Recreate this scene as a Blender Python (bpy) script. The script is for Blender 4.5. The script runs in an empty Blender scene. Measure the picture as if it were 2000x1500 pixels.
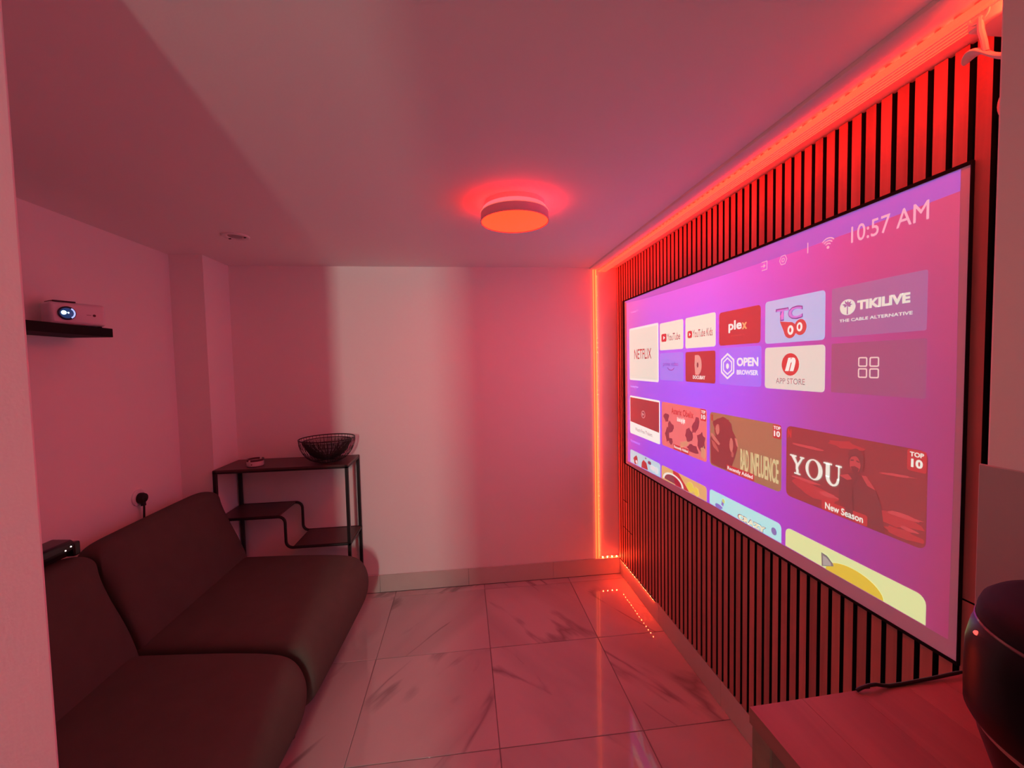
import bpy, bmesh, math, random
from mathutils import Vector, Matrix
random.seed(4)
S = bpy.context.scene
COL = S.collection
PI = math.pi

# ------------------------------------------------------------ camera
def cam_axes(yaw, pitch, roll):
    y, p, r = map(math.radians, (yaw, pitch, roll))
    f = Vector((math.sin(y)*math.cos(p), math.cos(y)*math.cos(p), math.sin(p)))
    rt = Vector((math.cos(y), -math.sin(y), 0)); up = rt.cross(f)
    return rt*math.cos(r)+up*math.sin(r), -rt*math.sin(r)+up*math.cos(r), f
cr, cu, cf = cam_axes(6.5481, -2.6785, -1.215)
cd = bpy.data.cameras.new('camera'); cam = bpy.data.objects.new('camera', cd); COL.objects.link(cam)
cd.sensor_width = 36; cd.lens = 818.721/2000*36; cd.clip_start = .02
M4 = Matrix((cr, cu, -cf)).transposed().to_4x4(); M4.translation = (0, 0, 1.5)
cam.matrix_world = M4
S.camera = cam

# ------------------------------------------------------------ light and exposure
w = bpy.data.worlds.new('world'); S.world = w; w.use_nodes = True
w.node_tree.nodes['Background'].inputs[0].default_value = (.05, .02, .022, 1)
w.node_tree.nodes['Background'].inputs[1].default_value = .3
S.view_settings.view_transform = 'Standard'; S.view_settings.look = 'None'
S.view_settings.gamma = 1; S.view_settings.use_curve_mapping = False
S.view_settings.exposure = 0
S.cycles.use_denoising = True
S.cycles.max_bounces = 12; S.cycles.diffuse_bounces = 8; S.cycles.glossy_bounces = 4
S.cycles.sample_clamp_indirect = 6
def area(name, loc, target, sx, sy, power, col):
    l = bpy.data.lights.new(name, 'AREA'); l.shape = 'RECTANGLE'; l.size = sx; l.size_y = sy
    l.energy = power; l.color = col
    o = bpy.data.objects.new(name, l); COL.objects.link(o); o.location = loc
    o.rotation_euler = (Vector(target)-Vector(loc)).to_track_quat('-Z', 'Y').to_euler()
    return o
# white lamp in the next room, shining through a gap in an added wall
area('hall_lamp', (-.20, -2.2, 1.80), (-.40, 2.8, 1.25), .13, .55, 40, (.88, .92, .80))
# added pinkish fill behind the camera, brightens jamb, pillar and near ceiling
area('rear_fill_light', (.72, -.28, 2.1), (.50, -.25, 0), .4, .4, 3.3, (1, .15, .16))
LED_E = (620, 26, 7)          # bare diodes of the strips
LAMP_E = (34, .112, .024)      # diffuser of the ceiling lamp

# ------------------------------------------------------------ helpers
def lin(c):
    c = c/255
    return c/12.92 if c <= .04045 else ((c+.055)/1.055)**2.4
def srgb(r, g, b): return (lin(r), lin(g), lin(b))
MATS = {}
def mat(name, col, rough=.6, metal=0, spec=.5, emit=None, es=1.0, bump=None, var=None, coat=0):
    if name in MATS: return MATS[name]
    m = bpy.data.materials.new(name); m.use_nodes = True; n = m.node_tree.nodes; l = m.node_tree.links
    b = n['Principled BSDF']
    b.inputs['Base Color'].default_value = (*col, 1); b.inputs['Roughness'].default_value = rough
    b.inputs['Metallic'].default_value = metal; b.inputs['Specular IOR Level'].default_value = spec
    b.inputs['Coat Weight'].default_value = coat
    if emit:
        b.inputs['Emission Color'].default_value = (*emit, 1); b.inputs['Emission Strength'].default_value = es
    if bump or var:
        tc = n.new('ShaderNodeTexCoord')
        nz = n.new('ShaderNodeTexNoise'); nz.inputs['Scale'].default_value = (bump or var)[0]; nz.inputs['Detail'].default_value = 4
        l.new(tc.outputs['Object'], nz.inputs['Vector'])
        if bump:
            bp = n.new('ShaderNodeBump'); bp.inputs['Strength'].default_value = bump[1]; bp.inputs['Distance'].default_value = .003
            l.new(nz.outputs['Fac'], bp.inputs['Height']); l.new(bp.outputs[0], b.inputs['Normal'])
        if var:
            nz2 = n.new('ShaderNodeTexNoise'); nz2.inputs['Scale'].default_value = var[0]; nz2.inputs['Detail'].default_value = 5
            l.new(tc.outputs['Object'], nz2.inputs['Vector'])
            mx = n.new('ShaderNodeMix'); mx.data_type = 'RGBA'
            mx.inputs[6].default_value = (*[c*(1-var[1]) for c in col], 1); mx.inputs[7].default_value = (*[min(1, c*(1+var[1])) for c in col], 1)
            l.new(nz2.outputs['Fac'], mx.inputs[0]); l.new(mx.outputs[2], b.inputs['Base Color'])
    MATS[name] = m
    return m

def wood(name, c1, c2, axis='Z', rough=.5, scale=9):
    m = bpy.data.materials.new(name); m.use_nodes = True; n = m.node_tree.nodes; l = m.node_tree.links
    b = n['Principled BSDF']; b.inputs['Roughness'].default_value = rough
    tc = n.new('ShaderNodeTexCoord'); mp = n.new('ShaderNodeMapping'); oi = n.new('ShaderNodeObjectInfo')
    s = [scale*6]*3; s['XYZ'.index(axis)] = scale*.35; mp.inputs['Scale'].default_value = s
    nz = n.new('ShaderNodeTexNoise'); nz.noise_dimensions = '4D'; nz.inputs['Scale'].default_value = 1; nz.inputs['Detail'].default_value = 6; nz.inputs['Distortion'].default_value = .6
    rm = n.new('ShaderNodeMath'); rm.operation = 'MULTIPLY'; rm.inputs[1].default_value = 37
    l.new(oi.outputs['Random'], rm.inputs[0]); l.new(rm.outputs[0], nz.inputs['W'])
    l.new(tc.outputs['Object'], mp.inputs[0]); l.new(mp.outputs[0], nz.inputs['Vector'])
    cr_ = n.new('ShaderNodeValToRGB'); cr_.color_ramp.elements[0].position = .32; cr_.color_ramp.elements[1].position = .7
    cr_.color_ramp.elements[0].color = (*c1, 1); cr_.color_ramp.elements[1].color = (*c2, 1)
    l.new(nz.outputs['Fac'], cr_.inputs[0])
    hs = n.new('ShaderNodeHueSaturation'); mr = n.new('ShaderNodeMapRange')
    mr.inputs[3].default_value = .82; mr.inputs[4].default_value = 1.15
    l.new(oi.outputs['Random'], mr.inputs[0]); l.new(mr.outputs[0], hs.inputs['Value']); l.new(cr_.outputs[0], hs.inputs['Color'])
    l.new(hs.outputs[0], b.inputs['Base Color'])
    bp = n.new('ShaderNodeBump'); bp.inputs['Strength'].default_value = .15; bp.inputs['Distance'].default_value = .002
    l.new(nz.outputs['Fac'], bp.inputs['Height']); l.new(bp.outputs[0], b.inputs['Normal'])
    return m

def marble(name, angle, base=(.50, .455, .45), vein=(.17, .15, .15), rough=.045):
    m = bpy.data.materials.new(name); m.use_nodes = True; n = m.node_tree.nodes; l = m.node_tree.links
    b = n['Principled BSDF']; b.inputs['Roughness'].default_value = rough; b.inputs['Specular IOR Level'].default_value = .6
    tc = n.new('ShaderNodeTexCoord'); oi = n.new('ShaderNodeObjectInfo')
    mp = n.new('ShaderNodeMapping'); mp.inputs['Scale'].default_value = (3.4, .62, 1)
    m0 = n.new('ShaderNodeMapping'); m0.inputs['Rotation'].default_value = (0, 0, angle)
    l.new(tc.outputs['Object'], m0.inputs[0]); l.new(m0.outputs[0], mp.inputs[0])
    rm = n.new('ShaderNodeMath'); rm.operation = 'MULTIPLY'; rm.inputs[1].default_value = 53
    l.new(oi.outputs['Random'], rm.inputs[0])
    def layer(scale, width, dist):
        nz = n.new('ShaderNodeTexNoise'); nz.noise_dimensions = '4D'
        nz.inputs['Scale'].default_value = scale; nz.inputs['Detail'].default_value = 5; nz.inputs['Distortion'].default_value = dist; nz.inputs['Roughness'].default_value = .45
        l.new(mp.outputs[0], nz.inputs['Vector']); l.new(rm.outputs[0], nz.inputs['W'])
        s = n.new('ShaderNodeMath'); s.operation = 'SUBTRACT'; s.inputs[1].default_value = .5; l.new(nz.outputs['Fac'], s.inputs[0])
        a = n.new('ShaderNodeMath'); a.operation = 'ABSOLUTE'; l.new(s.outputs[0], a.inputs[0])
        r = n.new('ShaderNodeMapRange'); r.inputs[1].default_value = 0; r.inputs[2].default_value = width; r.inputs[3].default_value = 1; r.inputs[4].default_value = 0
        l.new(a.outputs[0], r.inputs[0]); return r
    a1 = layer(.75, .020, .35)
    gate = n.new('ShaderNodeTexNoise'); gate.inputs['Scale'].default_value = 2.6; l.new(tc.outputs['Object'], gate.inputs['Vector'])
    gr = n.new('ShaderNodeMapRange'); gr.inputs[1].default_value = .42; gr.inputs[2].default_value = .6; l.new(gate.outputs['Fac'], gr.inputs[0])
    m1 = n.new('ShaderNodeMath'); m1.operation = 'MULTIPLY'; l.new(a1.outputs[0], m1.inputs[0]); l.new(gr.outputs[0], m1.inputs[1])
    a2 = layer(.45, .09, 1.0)
    m2 = n.new('ShaderNodeMath'); m2.operation = 'MULTIPLY'; l.new(a2.outputs[0], m2.inputs[0]); m2.inputs[1].default_value = .30
    ad = n.new('ShaderNodeMath'); ad.operation = 'MAXIMUM'; l.new(m1.outputs[0], ad.inputs[0]); l.new(m2.outputs[0], ad.inputs[1])
    mx = n.new('ShaderNodeMix'); mx.data_type = 'RGBA'; mx.inputs[6].default_value = (*base, 1); mx.inputs[7].default_value = (*vein, 1)
    mm = n.new('ShaderNodeMath'); mm.operation = 'MULTIPLY'; mm.inputs[1].default_value = .75; l.new(ad.outputs[0], mm.inputs[0])
    l.new(mm.outputs[0], mx.inputs[0]); l.new(mx.outputs[2], b.inputs['Base Color'])
    return m

class MB:
    """collects shapes in world (or local) coordinates; build() links them as one mesh object"""
    def __init__(s): s.v = []; s.f = []
    def add(s, vs, fs):
        o = len(s.v); s.v += [tuple(v) for v in vs]; s.f += [tuple(i+o for i in f) for f in fs]; return s
    def box(s, x0, x1, y0, y1, z0, z1):
        vs = [(x, y, z) for x in (x0, x1) for y in (y0, y1) for z in (z0, z1)]
        return s.add(vs, [(0, 1, 3, 2), (4, 6, 7, 5), (0, 4, 5, 1), (2, 3, 7, 6), (0, 2, 6, 4), (1, 5, 7, 3)])
    def prism(s, prof, a0, a1, axis='Y'):
        """profile of (p,q) extruded along axis; axis Y: (x,z); X: (y,z); Z: (x,y)"""
        def P(p, q, a): return (p, a, q) if axis == 'Y' else ((a, p, q) if axis == 'X' else (p, q, a))
        n = len(prof)
        return s.add([P(p, q, a0) for p, q in prof]+[P(p, q, a1) for p, q in prof],
                     [tuple(range(n))[::-1], tuple(range(n, 2*n))]+[(i, (i+1) % n, n+(i+1) % n, n+i) for i in range(n)])
    def lathe(s, prof, c=(0, 0, 0), n=32, a0=0):
        vs = []; fs = []
        for r, z in prof:
            for k in range(n):
                a = a0+2*PI*k/n; vs.append((c[0]+r*math.cos(a), c[1]+r*math.sin(a), c[2]+z))
        for i in range(len(prof)-1):
            for k in range(n):
                k2 = (k+1) % n; fs.append((i*n+k, i*n+k2, (i+1)*n+k2, (i+1)*n+k))
        if prof[0][0] > 1e-6: fs.append(tuple(range(n))[::-1])
        if prof[-1][0] > 1e-6: fs.append(tuple((len(prof)-1)*n+k for k in range(n)))
        return s.add(vs, fs)
    def tube(s, pts, r, n=8, closed=False, flat=None):
        pts = [Vector(p) for p in pts]; m = len(pts); vs = []; fs = []
        up0 = None
        for i, p in enumerate(pts):
            if closed: d = pts[(i+1) % m]-pts[i-1]
            else: d = pts[min(i+1, m-1)]-pts[max(i-1, 0)]
            d.normalize()
            if up0 is None: up0 = Vector((0, 0, 1)) if abs(d.z) < .9 else Vector((1, 0, 0))
            a = d.cross(up0); 
            if a.length < 1e-4: a = d.orthogonal()
            a.normalize(); b = a.cross(d).normalized(); up0 = b
            for k in range(n):
                t = 2*PI*k/n+ (PI/4 if n == 4 else 0)
                vs.append(p+a*(r*math.cos(t))+b*(r*math.sin(t)))
        for i in range(m if closed else m-1):
            j = (i+1) % m
            for k in range(n):
                k2 = (k+1) % n; fs.append((i*n+k, i*n+k2, j*n+k2, j*n+k))
        if not closed: fs += [tuple(range(n))[::-1], tuple((m-1)*n+k for k in range(n))]
        return s.add(vs, fs)
    def build(s, name, m, parent=None, smooth=False, bevel=0, seg=2, subsurf=0, angle=40, mesh=None):
        me = bpy.data.meshes.new(name)
        off = parent_origin(parent) if parent else Vector()
        me.from_pydata([tuple(Vector(v)-off) for v in s.v], [], s.f); me.update()
        bm = bmesh.new(); bm.from_mesh(me); bmesh.ops.recalc_face_normals(bm, faces=bm.faces); bm.to_mesh(me); bm.free()
        o = bpy.data.objects.new(name, me); COL.objects.link(o)
        if m: me.materials.append(m)
        if parent: o.parent = parent
        if bevel:
            md = o.modifiers.new('bevel', 'BEVEL'); md.width = bevel; md.segments = seg; md.limit_method = 'ANGLE'; md.angle_limit = math.radians(angle)
        if subsurf:
            md = o.modifiers.new('sub', 'SUBSURF'); md.levels = subsurf; md.render_levels = subsurf
        if smooth or subsurf or bevel:
            for p in me.polygons: p.use_smooth = True
            if not subsurf:
                me.set_sharp_from_angle(angle=math.radians(35))
        return o
def parent_origin(p):
    o = Vector()
    while p: o += p.location; p = p.parent
    return o
def thing(name, label, cat, loc=(0, 0, 0), group=None):
    o = bpy.data.objects.new(name, None); COL.objects.link(o); o.location = loc; o.empty_display_size = .1
    return tag(o, label, cat, group)
def tag(o, label=None, cat=None, group=None, kind=None):
    if label: o['label'] = label
    if cat: o['category'] = cat
    if group: o['group'] = group
    if kind: o['kind'] = kind
    return o
def struct(o, label=None):
    o['kind'] = 'structure'
    if label: o['label'] = label
    return o

# ------------------------------------------------------------ dimensions
YB, XL, XC, YC, ZC = 2.823, -1.613, -1.438, 2.563, 2.15
XS, XW = 1.066, 1.087       # slat faces, right wall
ZB = .117                   # top of the baseboards
paint = mat('white wall paint', (.87, .84, .825), .75, spec=.25, bump=(180, .08))
ceil_m = mat('white ceiling paint', (.86, .83, .815), .8, spec=.2, bump=(140, .06))

# ------------------------------------------------------------ room shell
T = .12
struct(MB().box(-3.0, 3.0, -4.6, YB+T, ZC, ZC+T).build('ceiling', ceil_m), 'white painted ceiling')
struct(MB().box(XL-T, XW+T, YB, YB+T, -.05, ZC).build('wall_back', paint), 'plain white back wall')
struct(MB().box(XL-T, XL, .60, YB, -.05, ZC).build('wall_left', paint), 'white left wall behind the sofa')
struct(MB().box(XL, XC, YC, YB, -.0, ZC).build('wall_corner', paint), 'boxed-in white column in the far left corner')
struct(MB().box(XW, XW+T, .35, YB, -.05, ZC).build('wall_right', paint), 'white wall behind the slats')
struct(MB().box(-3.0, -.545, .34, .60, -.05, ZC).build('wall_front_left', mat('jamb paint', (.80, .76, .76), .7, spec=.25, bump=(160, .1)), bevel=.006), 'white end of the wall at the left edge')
struct(MB().box(.866, 3.0, .34, .60, -.05, ZC).build('wall_front_right', paint, bevel=.004), 'white pillar at the right edge')
# rooms behind the camera
struct(MB().box(-3.0-T, -3.0, -4.6, .60, -.05, ZC).build('wall_kitchen_left', paint))
struct(MB().box(3.0, 3.0+T, -4.6, .60, -.05, ZC).build('wall_kitchen_right', paint))
struct(MB().box(-3.0, 3.0, -4.6-T, -4.6, -.05, ZC).build('wall_hall', paint))
b = MB().box(-.16, 3.0, -.82, -.70, -.05, ZC); b.box(-3.0, -1.0, -.82, -.70, -.05, ZC)  # added unseen wall, its gap placed to bound the white light
struct(b.build('wall_light_mask', paint))
struct(MB().box(.862, .866, .341, .608, .0, 1.316).build('trim_1', mat('pillar cladding', (.46, .43, .43), .7), bevel=.003), 'darker half-height panel on the right pillar')

# floor: slab of grout, tiles one by one
grout = mat('grey grout', (.20, .18, .18), .9)
floor = struct(MB().box(-3.0, 3.0, -4.6, YB, -.05, -.0025).build('floor', grout), 'polished marble-look tiled floor')
G0, P = .1018, .5876
ma, mb_ = marble('polished marble tile', math.radians(38)), marble('polished marble tile mirrored', math.radians(-32))
tile_me = {}
for ix in range(-5, 5):
    for iy in range(-3, 6):
        x0, x1 = G0+ix*P, G0+(ix+1)*P; y0 = 1.5704+(iy-3)*P; y1 = y0+P
        if y0 < -.9: continue
        x1c = min(x1, XW-.012); y1c = min(y1, YB-.012); x0c = max(x0, -2.9)
        if y0 > .5: x0c = max(x0, XL+.004)
        if x1c-x0c < .03 or y1c-y0 < .02: continue
        g = .0016
        o = MB().box(x0c+g-(x0+x1)/2, x1c-g-(x0+x1)/2, y0+g-(y0+y1)/2, y1c-g-(y0+y1)/2, -.012, 0).build('floor_tile', ma if ix < 0 else mb_, None, bevel=.0012, seg=1)
        o.location = ((x0+x1)/2, (y0+y1)/2, 0); o.parent = floor

# baseboards of cut tiles
bb_m = mat('grey stone baseboard', (.58, .56, .51), .35, var=(3, .12))
bb = struct(MB().box(XC, XW, YB-.004, YB, 0, ZB-.002).build('baseboard_back', grout), 'grey stone baseboard along the back wall')
x = XW-.002
for wdt in (.50, .588, .588, .588, .3):
    x0 = max(x-wdt, XC+.002)
    if x-x0 > .02: MB().box(x0+.0012, x, YB-.011, YB-.0035, .001, ZB).build('baseboard_tile', bb_m, bb, bevel=.001, seg=1)
    x -= wdt
bb = struct(MB().box(XS+.006, XW, .60, YB-.012, 0, ZB-.002).build('baseboard_right', grout), 'grey stone baseboard under the slats')
y = YB-.012
while y > .62:
    y0 = max(y-.588, .602)
    MB().box(XS+.001, XS+.009, y0+.0012, y, .001, ZB).build('baseboard_tile', bb_m, bb, bevel=.001, seg=1)
    y -= .588

# ------------------------------------------------------------ slat wall
felt = mat('black acoustic felt', (.006, .005, .005), .95, spec=.1, bump=(400, .3))
slat_m = wood('warm oak slat', (.42, .175, .145), (.55, .245, .20), 'Z', .5, 7)
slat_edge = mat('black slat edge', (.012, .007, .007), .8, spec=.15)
sw = thing('slat_wall_panel', 'vertical wooden slats on black felt covering the right wall', 'wall panel', (XS, 1.7, 0))
MB().box(XS+.012, XW-.001, .602, YB-.001, ZB+.001, ZC-.001).build('felt_backing', felt, sw)
k = 0; slat_cache = {}
yc = 1.161+.04*41
while yc > .60:
    y1 = min(yc+.0135, YB-.0015); y0 = yc-.0135
    if y1-y0 > .012:
        cuts = [ZB+.002, ZC-.002]
        if 2.66 < yc < 2.76: cuts.insert(1, .557)
        if 2.58 < yc < 2.76: cuts.insert(1, .371)
        if yc < .79: cuts.insert(1, .969)
        for z0, z1 in zip(cuts, cuts[1:]):
            key = (round(z0, 3), round(z1, 3), round(y1-y0, 4))
            if key not in slat_cache:
                o = MB().box(-.0, .012, (y0-y1)/2, (y1-y0)/2, z0+.002, z1-.002).build('slat', slat_m)
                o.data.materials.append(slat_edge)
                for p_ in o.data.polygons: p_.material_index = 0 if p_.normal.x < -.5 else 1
                slat_cache[key] = o
            else:
                o = slat_cache[key].copy(); COL.objects.link(o)
            o.location = (0, (y0+y1)/2-1.7, 0); o.parent = sw
    yc -= .04

# ------------------------------------------------------------ LED strips
led_m = mat('glowing diode', (.9, .8, .6), .4, emit=LED_E, es=1)
led_hot = mat('glowing bright diode', (.9, .8, .6), .4, emit=tuple(3.2*c for c in LED_E), es=1)
led_red = mat('glowing red diode', (.9, .6, .5), .4, emit=(420, 3.2, 1.6), es=1)
tape_m = mat('white led tape', (.75, .6, .5), .5)
rib_m = mat('glowing silicone edge', (.8, .6, .4), .5, emit=(2.6, .31, .07), es=1)
dome_me = None
def dome(axis):
    """small half dome pointing along axis"""
    b = MB().lathe([(.0030, 0), (.0030, .001), (.0019, .0026), (0.0, .0032)], n=6)
    q = Vector((0, 0, 1)).rotation_difference(Vector(axis)).to_matrix()
    b.v = [tuple(q @ Vector(v)) for v in b.v]
    return b
def leds(parent, axis, pts, sc=1.0, m=None):
    proto = None
    for p in pts:
        if proto is None:
            proto = dome(axis).build('led', m or led_m, None, smooth=True); o = proto
        else:
            o = proto.copy(); COL.objects.link(o)
        o.location = Vector(p)-parent.location; o.parent = parent; o.scale = (sc, sc, sc)
mould = mat('white ceiling moulding', (.80, .78, .78), .6)
trim = MB().prism([(.872, ZC), (.874, ZC-.009), (.882, ZC-.013), (.990, ZC-.013), (.992, ZC)], .602, YB-.001)
struct(trim.build('trim_2', mould, bevel=.001), 'flat white moulding on the ceiling carrying the light strip')
zt = ZC-.013
st = thing('led_strip', 'orange-red light strip along the ceiling moulding above the slats', 'light strip', (.955, 1.7, zt), 'light strips framing the slat wall')
diff_m = mat('glowing red diffuser profile', (.8, .3, .2), .5, emit=(12, .125, .048), es=1)
MB().box(.937, .9845, .61, YB-.004, zt-.0165, zt-.0120).build('diffuser', diff_m, st)
MB().box(.9355, .9385, .61, YB-.004, zt-.0170, zt-.0062).build('side_lip', diff_m, st)
for rx in (.9475, .9575, .9675, .9775):
    MB().box(rx, rx+.0022, .61, YB-.004, zt-.0180, zt-.0160).build('rib', mould, st)
MB().box(.9840, .9870, .61, YB-.004, zt-.0165, zt-.0035).build('side_lip', diff_m, st)
leds(st, (0, 0, 1), [(.950, .70+.0325*i, zt-.012) for i in range(65)], 1.0, led_red)
bf = MB()  # added teeth between the diodes, shaping their glow into scallops
for i in range(66): bf.box(.9390, .9480, .70+.0325*(i-.5)-.0055, .70+.0325*(i-.5)+.0055, zt-.012, zt-.0005)
tag(bf.build('baffles', tape_m, st), kind='stuff')
leds(st, (0, 1, 0), [(.932, .630, 2.122), (.932, .615, 2.112), (.932, .635, 2.108), (.936, .610, 2.10), (.938, .625, 2.115)])  # unseen diodes added behind the pillar to light the bracket orange
st = thing('led_strip', 'vertical orange light strip on the back wall beside the slats', 'light strip', (.915, YB, 1.1), 'light strips framing the slat wall')
MB().box(.893, .9235, YB-.0005, YB, ZB+.002, ZC-.016).build('tape', tape_m, st)
MB().box(.896, .900, YB-.012, YB-.0005, ZB+.002, ZC-.016).build('rib', rib_m, st)
MB().box(.914, .918, YB-.0125, YB-.0005, ZB+.002, ZC-.016).build('rib', rib_m, st)
leds(st, (1, 0, 0), [(.918, YB-.0032, .14+.0325*i) for i in range(61)], .72)
st = thing('led_strip', 'short light strip with bright diodes on the back baseboard corner', 'light strip', (.99, YB, ZB), 'light strips framing the slat wall')
MB().box(.925, XS-.002, YB-.0035, YB, ZB, ZB+.013).build('tape', tape_m, st)
leds(st, (0, -1, 0), [(.945+.0335*i, YB-.0035, ZB+.0065) for i in range(4)], .9, led_hot)
st = thing('led_strip', 'row of small glowing diodes where slats meet the baseboard', 'light strip', (XS, 2.5, ZB), 'light strips framing the slat wall')
MB().box(XS-.0035, XS-.0005, 2.25, YB-.02, ZB-.004, ZB+.001).build('tape', mat('dark tape', (.03, .01, .01), .8, spec=.1), st)
leds(st, (0, 0, -1), [(XS-.0022, 2.28+.0325*i, ZB-.004) for i in range(15)], .55, led_hot)

# ------------------------------------------------------------ projection screen
XF = 1.059                      # face of the screen cloth
KS = XF/1.035                   # layout of the picture was measured 1.035 m to the right of the camera
def KY(y): return y*KS
def KZ(z): return 1.5+(z-1.5)*KS
scr = thing('projection_screen', 'large framed projection screen showing a purple streaming menu', 'screen', (XF, 1.68*KS, 1.364))
blk = mat('black velvet frame', (.010, .009, .010), .9, spec=.15)
YA, YZ, ZLO, ZHI = KY(2.603), KY(.757), KZ(.842), KZ(1.886)
fr = MB()
fr.box(XF-.003, XS-.001, YA, YA+.034, ZLO-.008, ZHI+.008)
fr.box(XF-.003, XS-.001, YZ-.003, YZ, ZLO-.008, ZHI+.008)
fr.box(XF-.003, XS-.001, YZ, YA, ZHI, ZHI+.008)
fr.box(XF-.003, XS-.001, YZ, YA, ZLO-.008, ZLO)
fr.build('frame', blk, scr, bevel=.001, seg=1)
AMB = (.33, .040, .045)        # room light falling on the cloth, not projected
def emis(c, k=1.0, amb=None):
    AMB = amb or (.33, .040, .045)
    t = srgb(*c)
    return tuple(max(0.0, t[i]-AMB[i])*k for i in range(3))
CLOTH = (.72, .72, .72)
def pm(c):
    return mat('projected light %d %d %d' % c, CLOTH, .8, spec=.1, emit=emis(c), es=1)
cloth = MB().box(XF, XF+.003, YZ, YA, ZLO, ZHI).build('screen_cloth', mat('white screen cloth', CLOTH, .8, spec=.1, emit=(.03, .01, .03), es=1), scr)
# projected picture
def img_mat():
    m = bpy.data.materials.new('projected background'); m.use_nodes = True; n = m.node_tree.nodes; l = m.node_tree.links
    b = n['Principled BSDF']; b.inputs['Base Color'].default_value = (*CLOTH, 1); b.inputs['Roughness'].default_value = .8; b.inputs['Specular IOR Level'].default_value = .1
    tc = n.new('ShaderNodeTexCoord'); sp = n.new('ShaderNodeSeparateXYZ'); l.new(tc.outputs['Object'], sp.inputs[0])
    def mr(src, a, bb_):
        r = n.new('ShaderNodeMapRange'); r.inputs[1].default_value = a; r.inputs[2].default_value = bb_; l.new(src, r.inputs[0]); return r.outputs[0]
    # object coordinates are relative to the screen's centre: y = 1.68, z = 1.364
    u = mr(sp.outputs['Y'], KS*(2.57-1.68), KS*(.767-1.68))
    rows = [[(0, (222, 105, 185)), (.2, (218, 104, 222)), (.5, (216, 102, 228)), (.7, (216, 88, 190)), (.88, (212, 75, 130)), (1, (205, 78, 115))],
            [(0, (200, 100, 200)), (.12, (180, 95, 225)), (.45, (172, 98, 252)), (.62, (178, 90, 235)), (.8, (188, 78, 155)), (1, (176, 66, 108))],
            [(0, (180, 82, 190)), (.2, (166, 84, 232)), (.42, (166, 82, 238)), (.6, (176, 74, 218)), (.8, (172, 68, 165)), (1, (165, 60, 95))]]
    AMBR = (.50, .42, .32); outs = []
    for r in rows:
        c = n.new('ShaderNodeValToRGB'); e = c.color_ramp.elements
        while len(e) < len(r): e.new(.5)
        am = AMBR[rows.index(r)]
        for i, (p, col) in enumerate(r): e[i].position = p; e[i].color = (*emis(col, 1, (am*(1-.25*p), .050, .052)), 1)
        l.new(u, c.inputs[0]); outs.append(c.outputs[0])
    def mixc(f, a, bb_):
        x_ = n.new('ShaderNodeMix'); x_.data_type = 'RGBA'; l.new(f, x_.inputs[0]); l.new(a, x_.inputs[6]); l.new(bb_, x_.inputs[7]); return x_.outputs[2]
    f1 = mr(sp.outputs['Z'], 1.78-1.364, 1.38-1.364); f2 = mr(sp.outputs['Z'], 1.38-1.364, .97-1.364)
    o = mixc(f2, mixc(f1, outs[0], outs[1]), outs[2])
    l.new(o, b.inputs['Emission Color']); b.inputs['Emission Strength'].default_value = 1
    return m
def flat(parent, name, polys, m, layer, label=None):
    """flat picture pieces: polys of (y,z) on the cloth, drawn left to right as y falls"""
    x = XF-.0004*layer
    vs = []; fs = []
    if name in ('picture', 'badge') and len(polys) > 1:
        for i, p in enumerate(polys): ob = flat(parent, name, [p], m, layer+.1*i, label)
        return ob
    for i, p in enumerate(polys):
        o = len(vs); vs += [(x-(.00002*i if len(polys) < 9 else 0), KY(a), KZ(b_)) for a, b_ in p]; fs.append(tuple(range(o, o+len(p))))
    b = MB(); b.v = vs; b.f = fs
    ob = b.build(name, m, parent)
    for p in ob.data.polygons:
        if p.normal.x > 0: p.flip()
    if label: ob['label'] = label
    return ob
def rrect(y0, y1, z0, z1, r=.014, n=4):
    a, b_ = max(y0, y1), min(y0, y1)
    pts = []
    for cy, cz, s in ((a-r, z1-r, 0), (b_+r, z1-r, 1), (b_+r, z0+r, 2), (a-r, z0+r, 3)):
        for k in range(n+1):
            t = PI-(s*PI/2)-(PI/2)*k/n
            pts.append((cy-r*math.cos(t), cz+r*math.sin(t)))
    return pts
def ell(cy, cz, ry, rz, n=24, a0=0, a1=2*PI):
    return [(cy-ry*math.cos(a0+(a1-a0)*k/n), cz+rz*math.sin(a0+(a1-a0)*k/n)) for k in range(n if a1-a0 > 6.28 else n+1)]
def ringp(outer, inner):
    n = len(outer); return [[outer[i], outer[(i+1) % n], inner[(i+1) % n], inner[i]] for i in range(n)]
def arcband(cy, cz, r0, r1, a0, a1, n=10, sz=1.0):
    P_ = lambda r, a: (cy-r*math.cos(a), cz+r*sz*math.sin(a))
    A = [a0+(a1-a0)*k/n for k in range(n+1)]
    return [[P_(r1, A[i]), P_(r1, A[i+1]), P_(r0, A[i+1]), P_(r0, A[i])] for i in range(n)]
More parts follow.
